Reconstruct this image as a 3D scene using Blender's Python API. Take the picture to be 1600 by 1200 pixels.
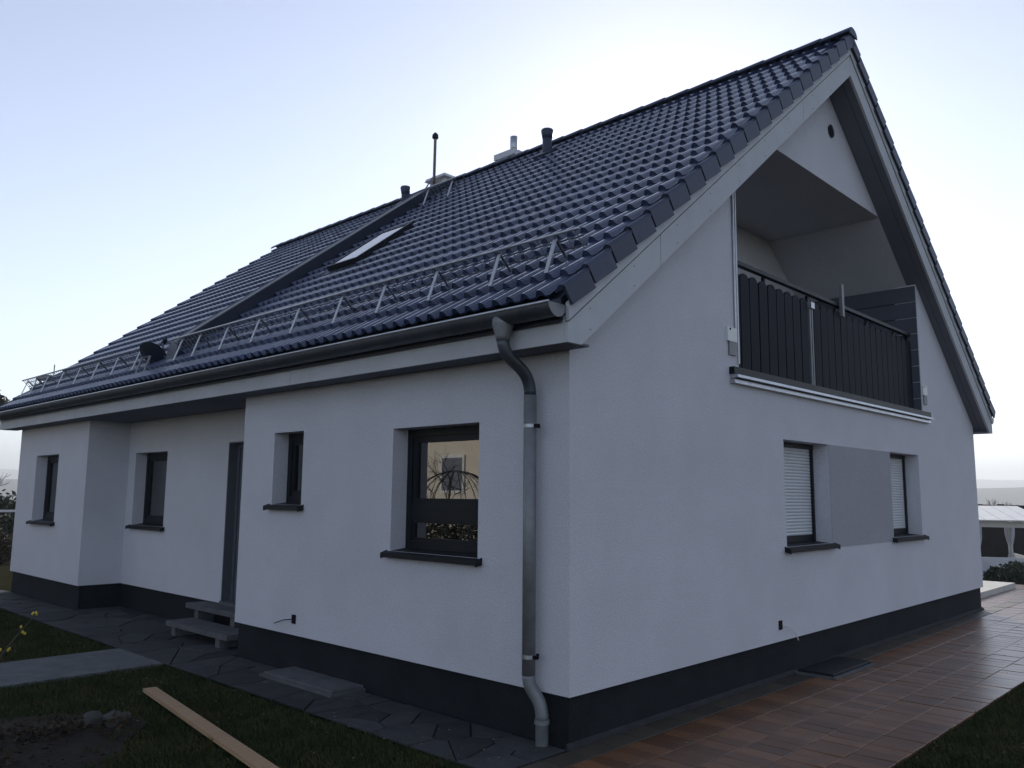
import bpy, math, random
from mathutils import Vector, Matrix
random.seed(7)
R = math.radians
scene = bpy.context.scene
for o in list(bpy.data.objects): bpy.data.objects.remove(o)
col = scene.collection

# ------------------------------------------------------------------ camera
cam = bpy.data.cameras.new('camera'); cam.sensor_width = 36; cam.lens = 28.974
cam.clip_start = 0.05; cam.clip_end = 12000
co = bpy.data.objects.new('camera', cam); col.objects.link(co)
YAW, PITCH, ROLL = 0.7614, 0.1326, 0.0089
F = Vector((math.cos(YAW)*math.cos(PITCH), math.sin(YAW)*math.cos(PITCH), math.sin(PITCH)))
RT = Vector((math.sin(YAW), -math.cos(YAW), 0)); UP = RT.cross(F)
R2 = RT*math.cos(ROLL) + UP*math.sin(ROLL); U2 = -RT*math.sin(ROLL) + UP*math.cos(ROLL)
m = Matrix((R2, U2, -F)).transposed().to_4x4(); m.translation = (-4.605, -3.8098, 1.75)
co.matrix_world = m
scene.camera = co

# ------------------------------------------------------------------ sky, sun, exposure
SUN_AZ, SUN_EL = 33.0, 22.0                     # azimuth measured from +X towards +Y
w = bpy.data.worlds.new('World'); scene.world = w; w.use_nodes = True
nt = w.node_tree; nt.nodes.clear()
sky = nt.nodes.new('ShaderNodeTexSky'); sky.sky_type = 'NISHITA'; sky.sun_disc = False
sky.sun_elevation = R(SUN_EL); sky.sun_rotation = R(90 - SUN_AZ)
sky.altitude = 250; sky.air_density = 0.85; sky.dust_density = 0.2; sky.ozone_density = 2.2
bg = nt.nodes.new('ShaderNodeBackground'); bg.inputs[1].default_value = 0.13
wo = nt.nodes.new('ShaderNodeOutputWorld')
tint = nt.nodes.new('ShaderNodeMix'); tint.data_type = 'RGBA'; tint.blend_type = 'MULTIPLY'; tint.inputs[0].default_value = 1
tint.inputs[7].default_value = (1.04, .985, .98, 1)      # white balance of the camera
hsv = nt.nodes.new('ShaderNodeHueSaturation'); hsv.inputs['Saturation'].default_value = .70   # hazy, washed-out morning sky
nt.links.new(sky.outputs[0], hsv.inputs['Color']); nt.links.new(hsv.outputs[0], tint.inputs[6]); nt.links.new(tint.outputs[2], bg.inputs[0]); nt.links.new(bg.outputs[0], wo.inputs[0])
sd = bpy.data.lights.new('sun', 'SUN'); sd.energy = 3.0; sd.angle = R(0.6); sd.color = (1, .93, .82)
so = bpy.data.objects.new('sun', sd); col.objects.link(so)
sdir = Vector((math.cos(R(SUN_AZ))*math.cos(R(SUN_EL)), math.sin(R(SUN_AZ))*math.cos(R(SUN_EL)), math.sin(R(SUN_EL))))
so.rotation_euler = sdir.to_track_quat('Z', 'Y').to_euler()
vs = scene.view_settings
vs.view_transform = 'Standard'; vs.look = 'None'; vs.exposure = 0.72; vs.gamma = 1; vs.use_curve_mapping = False

# ------------------------------------------------------------------ materials
def mat(name, base, rough=.8, spec=.5, var=None, scale=4., bump=0., bscale=60., metal=0., stretch=None, detail=4, mid=.5):
    """principled with a noise-driven second colour and noise bump"""
    M = bpy.data.materials.new(name); M.use_nodes = True
    n = M.node_tree; b = n.nodes['Principled BSDF']
    b.inputs['Roughness'].default_value = rough; b.inputs['Specular IOR Level'].default_value = spec
    b.inputs['Metallic'].default_value = metal
    b.inputs['Base Color'].default_value = (*base, 1)
    tc = n.nodes.new('ShaderNodeTexCoord'); src = tc.outputs['Object']
    if stretch:
        mp = n.nodes.new('ShaderNodeMapping'); mp.inputs['Scale'].default_value = stretch
        n.links.new(src, mp.inputs[0]); src = mp.outputs[0]
    if var:
        t = n.nodes.new('ShaderNodeTexNoise'); t.inputs['Scale'].default_value = scale; t.inputs['Detail'].default_value = detail
        t.inputs['Roughness'].default_value = .6
        n.links.new(src, t.inputs['Vector'])
        r = n.nodes.new('ShaderNodeMapRange'); r.inputs[1].default_value = mid-.22; r.inputs[2].default_value = mid+.22
        n.links.new(t.outputs[0], r.inputs[0])
        mx = n.nodes.new('ShaderNodeMix'); mx.data_type = 'RGBA'
        mx.inputs[6].default_value = (*base, 1); mx.inputs[7].default_value = (*var, 1)
        n.links.new(r.outputs[0], mx.inputs[0]); n.links.new(mx.outputs[2], b.inputs['Base Color'])
    if bump:
        t = n.nodes.new('ShaderNodeTexNoise'); t.inputs['Scale'].default_value = bscale; t.inputs['Detail'].default_value = 5
        n.links.new(src, t.inputs['Vector'])
        bp = n.nodes.new('ShaderNodeBump'); bp.inputs['Strength'].default_value = bump; bp.inputs['Distance'].default_value = .01
        n.links.new(t.outputs[0], bp.inputs['Height']); n.links.new(bp.outputs[0], b.inputs['Normal'])
    return M
def objvar(M, amt):
    """brightness differs a little from piece to piece"""
    n = M.node_tree; b = n.nodes['Principled BSDF']
    oi = n.nodes.new('ShaderNodeObjectInfo'); r = n.nodes.new('ShaderNodeMapRange')
    r.inputs[3].default_value = 1-amt; r.inputs[4].default_value = 1+amt
    n.links.new(oi.outputs['Random'], r.inputs[0])
    hs = n.nodes.new('ShaderNodeHueSaturation'); n.links.new(r.outputs[0], hs.inputs['Value'])
    l = b.inputs['Base Color'].links
    if l: n.links.new(l[0].from_socket, hs.inputs['Color'])
    else: hs.inputs['Color'].default_value = b.inputs['Base Color'].default_value
    n.links.new(hs.outputs[0], b.inputs['Base Color'])
    return M
def coat(M):
    b = M.node_tree.nodes['Principled BSDF']; b.inputs['Coat Weight'].default_value = .85; b.inputs['Coat Roughness'].default_value = .18; return M
def speckle(M, amt, scale):
    """coarse plaster grain: small light and dark grains in the coat itself"""
    n = M.node_tree; b = n.nodes['Principled BSDF']; l = b.inputs['Base Color'].links[0].from_socket
    tc = n.nodes.new('ShaderNodeTexCoord'); t = n.nodes.new('ShaderNodeTexNoise'); t.inputs['Scale'].default_value = scale; t.inputs['Detail'].default_value = 3
    n.links.new(tc.outputs['Object'], t.inputs['Vector'])
    r = n.nodes.new('ShaderNodeMapRange'); r.inputs[1].default_value = .3; r.inputs[2].default_value = .7; r.inputs[3].default_value = 1-amt; r.inputs[4].default_value = 1+amt
    n.links.new(t.outputs[0], r.inputs[0])
    hs = n.nodes.new('ShaderNodeHueSaturation'); n.links.new(r.outputs[0], hs.inputs['Value']); n.links.new(l, hs.inputs['Color']); n.links.new(hs.outputs[0], b.inputs['Base Color'])
    return M
render_w = speckle(mat('render_white', (.675,.675,.72), .95, .15, (.615,.61,.65), 1.3, 1.0, 110), .10, 75)
render_in = render_w
render_g = speckle(mat('render_grey', (.41,.395,.425), .95, .15, (.37,.355,.385), 2., .8, 110), .10, 75)
plinth_m = speckle(mat('plinth_mosaic', (.009,.011,.014), .8, .2, (.018,.020,.023), 2.2, .9, 120), .5, 110)
board_m = mat('cement_board', (.55,.56,.58), .8, .3, (.47,.48,.50), 2.5, .08, 90)
board_d = mat('cement_board_dark', (.09,.10,.125), .75, .35, (.075,.085,.105), 2.5, .08, 90)
soffit_m = mat('soffit_board', (.17,.18,.21), .8, .2, (.14,.15,.18), 2., .06, 80)  # same grey board, darkened: shade under the overhangs is put into the colour
tile_m = objvar(coat(mat('roof_tile_engobe', (.022,.036,.088), .30, .5, (.038,.053,.112), 2.2, .03, 70)), .22)
tile2_m = coat(mat('roof_tile_field', (.022,.036,.088), .30, .5, (.038,.053,.112), 2.2, .03, 70))
verge_m = objvar(mat('verge_tile_engobe', (.038,.048,.082), .5, .3, (.050,.060,.095), 6., .06, 60), .15)
zinc_m = mat('galvanised', (.19,.20,.21), .55, .4, (.28,.285,.29), 9., .06, 40, .45)
zinc_d = mat('galvanised_dark', (.07,.08,.095), .48, .5, (.11,.12,.135), 5., .05, 40, .6)
steel_m = mat('bright_steel', (.55,.56,.58), .38, .5, (.42,.43,.45), 12., 0, 30, .8)
sheet_m = mat('flashing_sheet', (.020,.026,.045), .42, .5, (.026,.033,.052), 3., .04, 30, .3)
frame_m = mat('window_frame_anthracite', (.010,.012,.015), .45, .2, (.013,.015,.018), 20)
sill_m = mat('sill_metal', (.014,.014,.016), .55, .18, (.02,.02,.022), 15, .03, 60, 0)
slat_m = mat('shutter_slat', (.66,.67,.69), .45, .5, (.60,.61,.63), 8)
door_m = mat('door_grey', (.10,.11,.125), .55, .35, (.11,.12,.135), 6)
curtain_m = mat('curtain', (.35,.35,.36), .9, .1)
picket_m = mat('picket_paint', (.004,.006,.013), .6, .10, (.008,.010,.019), 14, .1, 50, 0, (1,1,.15))
plastic_m = mat('white_plastic', (.75,.75,.73), .5, .5)
rust_m = mat('mast_pipe', (.22,.16,.13), .7, .3, (.12,.09,.08), 12)
chim_m = mat('chimney_render', (.62,.62,.64), .9, .2, (.55,.55,.57), 4, .3, 80)
black_m = mat('black_plastic', (.008,.008,.009), .7, .1)
conc_m = mat('concrete', (.16,.165,.165), .9, .3, (.095,.10,.10), 5, .5, 70)
step_m = mat('step_slab', (.13,.13,.135), .9, .3, (.075,.08,.085), 6, .5, 70)
flag_m = objvar(mat('flagstone', (.060,.060,.062), .8, .2, (.036,.037,.039), 5, .6, 35), .3)
mortar_m = mat('mortar', (.046,.046,.046), .95, .2, (.028,.028,.03), 12, .6, 90)
joint_m = mat('paver_joint', (.018,.016,.015), .9, .2, (.03,.026,.024), 20, .5, 90)
paver_m = objvar(mat('paver_clinker', (.205,.088,.036), .30, .50, (.135,.072,.040), 7, .16, 55), .35)
border_m = objvar(mat('paver_border', (.075,.058,.04), .5, .4, (.05,.045,.035), 7, .3, 60), .25)
soil_m = mat('soil', (.022,.017,.013), .95, .2, (.038,.029,.021), 9, .9, 30)
lawn_m = mat('lawn_ground', (.018,.024,.011), 1., 0, (.042,.034,.020), 2.2, .8, 40)
grass_m = objvar(mat('grass_blade', (.022,.044,.012), .8, .1, (.085,.078,.032), 3.2, 0, 60, 0, None, 6, .55), .3)
far_m = mat('far_ground', (.05,.06,.03), 1., 0, (.08,.075,.045), .02, 0)
hill_m = mat('hill_wood', (.035,.045,.03), 1., 0, (.06,.065,.045), .01, 0)
wood_m = mat('raw_plank', (.46,.31,.18), .75, .3, (.36,.22,.12), 3, .25, 30, 0, (1,12,12))
stone_m = mat('rock', (.085,.08,.07), .9, .2, (.05,.048,.042), 9, .4, 30)
stem_m = mat('stem', (.06,.05,.03), .8, .2)
bud_m = mat('yellow_bud', (.70,.52,.05), .6, .3)
leaf_m = mat('evergreen_leaf', (.018,.032,.014), .6, .3, (.035,.05,.02), 3)
dry_m = mat('dry_leaf', (.07,.05,.03), .8, .2, (.04,.03,.02), 6)
bark_m = mat('bark', (.06,.05,.042), .9, .2, (.035,.03,.026), 9, .5, 40)
white_m = mat('white_paint', (.72,.72,.70), .6, .4, (.62,.62,.60), 3)
cloth_m = mat('curtain_cloth', (.62,.63,.66), .9, .1, (.5,.51,.55), 5)
slab_m = mat('pale_slab', (.55,.53,.49), .8, .3, (.45,.43,.40), 4, .3, 60)
cream_m = mat('cream_render', (.66,.60,.50), .95, .2, (.60,.545,.45), 1.5, .3, 120)
nbwall_m = mat('neighbour_render', (.50,.50,.50), .95, .2, (.44,.44,.44), .8)
nbroof_m = mat('neighbour_roof', (.035,.04,.045), .7, .3, (.05,.055,.06), 1.5)
fence_m = mat('dark_fence', (.02,.02,.022), .95, .05, (.03,.028,.026), 4, .3, 20)
wire_m = mat('trellis_wire', (.03,.03,.03), .6, .4)

def glass(name, tint, refl):
    M = bpy.data.materials.new(name); M.use_nodes = True; n = M.node_tree; n.nodes.clear()
    o = n.nodes.new('ShaderNodeOutputMaterial'); mx = n.nodes.new('ShaderNodeMixShader')
    g = n.nodes.new('ShaderNodeBsdfGlossy'); g.inputs['Roughness'].default_value = .012; g.inputs[0].default_value = (1,1,1,1)
    t = n.nodes.new('ShaderNodeBsdfTransparent'); t.inputs[0].default_value = (*tint, 1)
    fr = n.nodes.new('ShaderNodeFresnel'); fr.inputs[0].default_value = refl
    n.links.new(fr.outputs[0], mx.inputs[0]); n.links.new(t.outputs[0], mx.inputs[1]); n.links.new(g.outputs[0], mx.inputs[2])
    n.links.new(mx.outputs[0], o.inputs[0]); return M
glass_m = glass('coated_glazing', (.55,.58,.58), 2.7)

# ------------------------------------------------------------------ mesh helpers
class MB:
    def __init__(s): s.v = []; s.f = []; s.smooth = False
    def add(s, vs, fs):
        k = len(s.v); s.v += [tuple(p) for p in vs]; s.f += [tuple(i+k for i in f) for f in fs]; return s
    def box(s, a, b):
        x0,x1 = sorted((a[0],b[0])); y0,y1 = sorted((a[1],b[1])); z0,z1 = sorted((a[2],b[2]))
        return s.add([(x0,y0,z0),(x1,y0,z0),(x1,y1,z0),(x0,y1,z0),(x0,y0,z1),(x1,y0,z1),(x1,y1,z1),(x0,y1,z1)],
              [(0,3,2,1),(4,5,6,7),(0,1,5,4),(1,2,6,5),(2,3,7,6),(3,0,4,7)])
    def prism(s, poly, f):
        """poly: 2-D outline; f(a,b,t) -> 3-D point for t = 0, 1"""
        n = len(poly)
        vs = [f(a,b,0) for a,b in poly] + [f(a,b,1) for a,b in poly]
        fs = [tuple(range(n))[::-1], tuple(range(n, 2*n))] + [(i,(i+1)%n,(i+1)%n+n,i+n) for i in range(n)]
        return s.add(vs, fs)
    def prism_y(s, poly, y0, y1): return s.prism(poly, lambda a,b,t: (a, y0+(y1-y0)*t, b))
    def prism_x(s, poly, x0, x1): return s.prism(poly, lambda a,b,t: (x0+(x1-x0)*t, a, b))
    def prism_z(s, poly, z0, z1): return s.prism(poly, lambda a,b,t: (a, b, z0+(z1-z0)*t))
    def tube(s, pts, r, n=10, cap=True):
        pts = [Vector(p) for p in pts]; rs = r if isinstance(r,(list,tuple)) else [r]*len(pts)
        d0 = (pts[1]-pts[0]).normalized(); ref = Vector((0,0,1)) if abs(d0.z) < .9 else Vector((1,0,0))
        a = d0.cross(ref).normalized(); rings = []; k = len(s.v)
        for i,p in enumerate(pts):
            if i == 0: d = pts[1]-pts[0]
            elif i == len(pts)-1: d = pts[-1]-pts[-2]
            else: d = (pts[i+1]-pts[i]).normalized() + (pts[i]-pts[i-1]).normalized()
            d.normalize(); a = (a - d*a.dot(d)).normalized(); b = d.cross(a)
            s.v += [tuple(p + (a*math.cos(2*math.pi*j/n) + b*math.sin(2*math.pi*j/n))*rs[i]) for j in range(n)]
        for i in range(len(pts)-1):
            for j in range(n):
                s.f.append((k+i*n+j, k+i*n+(j+1)%n, k+(i+1)*n+(j+1)%n, k+(i+1)*n+j))
        if cap:
            s.f.append(tuple(k+j for j in range(n))[::-1]); s.f.append(tuple(k+(len(pts)-1)*n+j for j in range(n)))
        return s
    def build(s, name, m, parent=None, smooth=False, **kw):
        me = bpy.data.meshes.new(name); me.from_pydata(s.v, [], s.f); me.update()
        if m: me.materials.append(m)
        if smooth:
            me.polygons.foreach_set('use_smooth', [True]*len(me.polygons))
        return link(name, me, parent, **kw)
def fixn(o):
    import bmesh
    bm = bmesh.new(); bm.from_mesh(o.data); bmesh.ops.recalc_face_normals(bm, faces=bm.faces); bm.to_mesh(o.data); bm.free(); return o
def link(name, me, parent=None, mw=None, **kw):
    o = bpy.data.objects.new(name, me); col.objects.link(o)
    if parent: o.parent = parent
    if mw is not None: o.matrix_basis = mw
    for k,v in kw.items(): o[k] = v
    return o
def thing(name, label, cat, loc=(0,0,0), rz=0, group=None):
    o = bpy.data.objects.new(name, None); col.objects.link(o); o.location = loc; o.rotation_euler = (0,0,rz)
    o['label'] = label; o['category'] = cat
    if group: o['group'] = group
    return o
def box(name, a, b, m, parent=None, **kw): return MB().box(a,b).build(name, m, parent, **kw)

# ------------------------------------------------------------------ main dimensions
ZP, W, L1, L2, L3, D = .3488, 10.305, 4.707, 9.387, 12.62, .6136
OE, OV, ZF = .277, .2146, 2.7976
T = .776; TH = math.atan(T); CT, ST = math.cos(TH), math.sin(TH)
XR = W/2; YEND = 12.95

# ================================================================== THE SETTING
def gz(x, y):
    d = max(0, x-13.5); e = max(0, y-16)
    return -min(d*.07, 3.2) - min(e*.01, 1.0)
xs = [-400,-150,-60,-30,-18,-12,-8,-5,-3,0,4,8,11,13.5,16,20,25,32,42,60,100,180,350,700,1400,3000]
ys = [-400,-150,-60,-30,-15,-8,-4,0,4,8,12,16,22,30,45,70,120,250,600,1400,3000]
g = MB(); n = len(ys)
g.v = [(x,y,gz(x,y)-.03) for x in xs for y in ys]
g.f = [(i*n+j,(i+1)*n+j,(i+1)*n+j+1,i*n+j+1) for i in range(len(xs)-1) for j in range(n-1)]
g.build('ground', lawn_m, kind='structure')

# hills far to the right, beyond the garden
def ridge(name, d, az0, az1, hts, thick):
    m = MB(); N = 60; rows = 7
    for i in range(N+1):
        a = R(az0 + (az1-az0)*i/N); t = i/N*(len(hts)-1); k = min(int(t), len(hts)-2); f = t-k
        f = f*f*(3-2*f); h = hts[k]*(1-f)+hts[k+1]*f + (math.sin(i*1.7)+math.sin(i*.9+1)) * d*.0008
        for j in range(rows):
            q = j/(rows-1); prof = math.sin(math.pi*min(1, q*1.0))**.8 if q < 1 else 0
            dd = d + thick*(q-.5)
            m.v.append((-4.6+math.cos(a)*dd, -3.8+math.sin(a)*dd, -6 + (h+6)*prof))
    for i in range(N):
        for j in range(rows-1): m.f.append((i*rows+j,(i+1)*rows+j,(i+1)*rows+j+1,i*rows+j+1))
    return m.build(name, hill_m, smooth=True, kind='structure')
ridge('hills', 900, -30, 120, [5,9,13,10,7,12,9,6,10], 420)
ridge('hills', 2100, -35, 125, [40,60,42,48,56,40,48,60,44], 900)

# ------------------------------------------------------------------ terrace of clinker pavers along the gable
TZ = 0.0
ter = box('terrace', (-1.6,-1.70,-.12), (15.2,.03,-.012), joint_m, kind='structure')
box('terrace_return', (10.32,.03,-.12), (15.2,6.0,-.012), joint_m, kind='structure')
def chamfer_slab(w, l, h, c):
    m = MB(); a,b = w/2,l/2
    m.v = [(-a,-b,-h),(a,-b,-h),(a,b,-h),(-a,b,-h),(-a,-b,-c),(a,-b,-c),(a,b,-c),(-a,b,-c),(-a+c,-b+c,0),(a-c,-b+c,0),(a-c,b-c,0),(-a+c,b-c,0)]
    m.f = [(0,1,5,4),(1,2,6,5),(2,3,7,6),(3,0,4,7),(4,5,9,8),(5,6,10,9),(6,7,11,10),(7,4,8,11),(8,9,10,11)]
    me = bpy.data.meshes.new('paver'); me.from_pydata(m.v, [], m.f); me.update(); return me
pav = chamfer_slab(.144, .294, .02, .0022); pav.materials.append(paver_m)
bor = chamfer_slab(.294, .194, .02, .0022); bor.materials.append(border_m)
spots = []
rowy = [-.355, -.655, -.955, -1.255, -1.555]
for r_, y in enumerate(rowy):
    off = random.choice([0,.02,.075,.05])
    for i in range(-11, 101):
        x = .075 + i*.15 + off
        if x < -1.55 or x > 15.1: continue
        spots.append((x, y))
rest = MB(); cnt = 0
def dist(x,y): return math.hypot(x+4.6, y+3.8)
vis = [p for p in spots if (p[0] > -.55 + (-p[1])*1.02)]            # those the photograph shows
vis.sort(key=lambda p: dist(*p)); chosen = set(vis[:272])
def add_mesh_copy(mb, me, M):
    k = len(mb.v); mb.v += [tuple(M @ v.co) for v in me.vertices]; mb.f += [tuple(i+k for i in p.vertices) for p in me.polygons]
for p in spots:
    M = Matrix.Translation((p[0], p[1], random.uniform(-.0025,.0015))) @ Matrix.Rotation(random.uniform(-.008,.008),4,'Z') @ Matrix.Rotation(random.uniform(-.008,.008),4,'X') @ Matrix.Rotation(random.uniform(-.008,.008),4,'Y')
    if p in chosen: link('paver', pav, ter, M)
    else: add_mesh_copy(rest, pav, M)
for i in range(0, 34):
    for j in range(1, 12):
        if i*.15+10.4 < 15.15: add_mesh_copy(rest, pav, Matrix.Translation((10.4+i*.15, -.355+j*.3+.2, random.uniform(-.002,.001))))
rest.build('paver_field', paver_m, ter, kind='stuff')
for i in range(-4, 52):
    x = .15+i*.3
    if x > 15.0: break
    link('border_paver', bor, ter, Matrix.Translation((x, -.10, random.uniform(-.003,.001))))

# ------------------------------------------------------------------ flagstone strip along the eaves side
def clip(poly, px, py, nx, ny):
    out = []
    for i in range(len(poly)):
        a, b = poly[i], poly[(i+1)%len(poly)]
        da = (a[0]-px)*nx+(a[1]-py)*ny; db = (b[0]-px)*nx+(b[1]-py)*ny
        if da <= 0: out.append(a)
        if da*db < 0:
            t = da/(da-db); out.append((a[0]+(b[0]-a[0])*t, a[1]+(b[1]-a[1])*t))
    return out
strip = box('flagstone_path', (-.70,.03,-.12), (.03,12.9,-.016), mortar_m, kind='structure')
box('flagstone_path_recess', (.03,L1,-.12), (D+.03,L2,-.017), mortar_m, strip)
regs = [(-.70,.0,.035,4.7,34),(-.70,D+.03,4.7,9.42,46),(-.70,.0,9.42,12.9,24)]
for x0,x1,y0,y1,cnt in regs:
    seeds = []
    while len(seeds) < cnt:
        c = (random.uniform(x0,x1), random.uniform(y0,y1))
        if all(math.hypot(c[0]-s[0], c[1]-s[1]) > random.choice((.12,.2,.3)) for s in seeds) or random.random() < .02: seeds.append(c)
    for s in seeds:
        poly = [(x0,y0),(x1,y0),(x1,y1),(x0,y1)]
        for q in seeds:
            if q is s: continue
            dx,dy = q[0]-s[0], q[1]-s[1]; L = math.hypot(dx,dy) or 1
            poly = clip(poly, s[0]+dx/2-dx/L*.006, s[1]+dy/2-dy/L*.006, dx/L, dy/L)
            if len(poly) < 3: break
        if len(poly) < 3: continue
        h = random.uniform(-.004,.004)
        m = MB(); nn = len(poly); cx = sum(p[0] for p in poly)/nn; cy = sum(p[1] for p in poly)/nn
        sh = lambda k: [(cx+(p[0]-cx)*k, cy+(p[1]-cy)*k) for p in poly]
        a, b = sh(1.0), sh(.965)
        m.v = [(*p,-.03) for p in a]+[(*p,h-.004) for p in a]+[(*p,h) for p in b]
        m.f = [(i,(i+1)%nn,(i+1)%nn+nn,i+nn) for i in range(nn)]+[(i+nn,(i+1)%nn+nn,(i+1)%nn+2*nn,i+2*nn) for i in range(nn)]+[tuple(range(2*nn,3*nn))]
        m.build('flagstone', flag_m, strip)

# concrete path leading away from the entrance
pth = MB()
for i in range(6):
    x1 = -.705 - i*1.5; pth.box((x1-1.49,4.83+random.uniform(-.02,.02),-.12),(x1,5.97+random.uniform(-.02,.02),-.004+random.uniform(-.004,.004)))
pth.build('concrete_path', conc_m, kind='structure')

# ================================================================== THE HOUSE
house = thing('house', 'pale rendered semi-detached house with anthracite tiled gable roof and corner balcony', 'house')

def cells(mb, us, zs, holes, f, d0, d1):
    """wall slab between depths d0..d1 over a (u,z) grid, with rectangular openings and their reveals"""
    def hole(u, z): return any(h[0] < u < h[1] and h[2] < z < h[3] for h in holes)
    for i in range(len(us)-1):
        for j in range(len(zs)-1):
            u0,u1,z0,z1 = us[i],us[i+1],zs[j],zs[j+1]
            if hole((u0+u1)/2,(z0+z1)/2): continue
            for d in (d0,d1): mb.add([f(u0,z0,d),f(u1,z0,d),f(u1,z1,d),f(u0,z1,d)], [(0,1,2,3)])
    rects = [(us[0],us[-1],zs[0],zs[-1])] + list(holes)
    for u0,u1,z0,z1 in rects:
        for a,b in (((u0,z0),(u1,z0)),((u1,z0),(u1,z1)),((u1,z1),(u0,z1)),((u0,z1),(u0,z0))):
            mb.add([f(*a,d0),f(*b,d0),f(*b,d1),f(*a,d1)], [(0,1,2,3)])
fy = lambda u,z,d: (u, d, z)                 # gable, faces -Y
fx = lambda X: (lambda u,z,d: (X+d, u, z))   # eaves side, faces -X
WT, WB = 2.331, 1.243
XA = (3.4305,4.5425); XB = (6.4456,7.5512)
JL, JR, YU, ZC, YB = 2.54, 7.84, .12, 5.59, 1.75     # balcony jambs, upper infill, ceiling, back wall
zl = lambda x: 2.95 + T*x
zr = lambda x: 2.95 + T*(W-x)
m = MB()
cells(m, [0,XA[0],XA[1],XB[0],XB[1],W], [ZP,WB,WT,2.80], [(XA[0],XA[1],WB,WT),(XB[0],XB[1],WB,WT)], fy, 0, .3)
m.prism_y([(0,2.80),(JL,2.80),(JL,zl(JL)),(0,zl(0))], 0, .3)
m.prism_y([(JR,2.80),(W,2.80),(W,zr(W)),(JR,zr(JR))], 0, .3)
xc = (ZC-2.95)/T
m.prism_y([(xc,ZC),(W-xc,ZC),(XR,zl(XR))], YU, .3)
fixn(m.build('gable_wall', render_w, house))
Y11,Y12,H1T,H1B = .9374,2.041,2.3195,1.2462
Y21,Y22,H2T,H2B = 3.4958,4.0563,2.3686,1.6204
m = MB(); cells(m, [.3,Y11,Y12,Y21,Y22,L1], [ZP,H1B,H2B,H1T,H2T,2.80], [(Y11,Y12,H1B,H1T),(Y21,Y22,H2B,H2T)], fx(0), 0, .3)
fixn(m.build('side_wall', render_w, house))
Y41,Y42,H4B = 10.6224,11.6957,1.2385
m = MB(); cells(m, [L2,Y41,Y42,L3-.3], [ZP,H4B,H1T,2.80], [(Y41,Y42,H4B,H1T)], fx(0), 0, .3)
fixn(m.build('side_wall', render_w, house, label='far bay of the eaves wall beyond the recessed entrance'))
Y31,Y32,H3B, YD0,YD1,ZD = 8.0256,9.1289,1.2357, 5.16,6.2246,2.384
m = MB(); cells(m, [L1-.4,YD0,YD1,Y31,Y32,L2+.3], [ZP,H3B,H1T,ZD,2.80], [(YD0,YD1,ZP,ZD),(Y31,Y32,H3B,H1T)], fx(D), 0, .3)
fixn(m.build('entrance_wall', render_in, house, label='recessed wall with the front door and a curtained window'))
m = MB(); m.box((.3,L1-.3,ZP),(D,L1,2.80)); m.build('entrance_side_wall', render_in, house)
m = MB(); m.box((.3,L2,ZP),(D,L2+.3,2.80)); m.build('entrance_side_wall', render_in, house)
m = MB(); m.prism_y([(0,ZP),(W,ZP),(W,zr(W)),(XR,zl(XR)),(0,zl(0))], L3-.3, L3); m.build('far_gable_wall', render_w, house)
box('far_side_wall', (W-.3,.3,ZP), (W,L3-.3,2.80), render_w, house)
# plinth
i_ = .035
m = MB()
m.box((i_,i_,-.2),(W-i_,.3,ZP+.01)); m.box((i_,.3,-.2),(.3,L1-i_,ZP+.01)); m.box((.3,L1-.3,-.2),(D+i_,L1-i_,ZP+.01))
m.box((D+i_,L1-.3,-.2),(D+.3,L2+.3,ZP+.01)); m.box((i_,L2+i_,-.2),(D+i_,L2+.3,ZP+.01)); m.box((i_,L2+.3,-.2),(.3,L3-i_,ZP+.01))
m.box((W-.3,.3,-.2),(W-i_,L3-i_,ZP+.01)); m.box((.3,L3-.3,-.2),(W-.3,L3-i_,ZP+.01))
pl_o = m.build('plinth', plinth_m, house)
fl_ = MB(); fl_.prism_x([(.033,-.02),(.0,-.02),(.004,.010),(.033,.035)], .0, W); fixn(fl_.build('base_fillet', mortar_m, pl_o))
m = MB(); m.box((.31,.31,2.82),(W-.31,L3-.31,2.88)); m.build('upper_floor', soffit_m, house)
# grey rendered field between the two shuttered windows
box('render_panel', (XA[1]+.001,-.004,1.195), (XB[0]-.001,.05,WT-.002), render_g, house, label='darker grey render field between the two shuttered windows')

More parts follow.
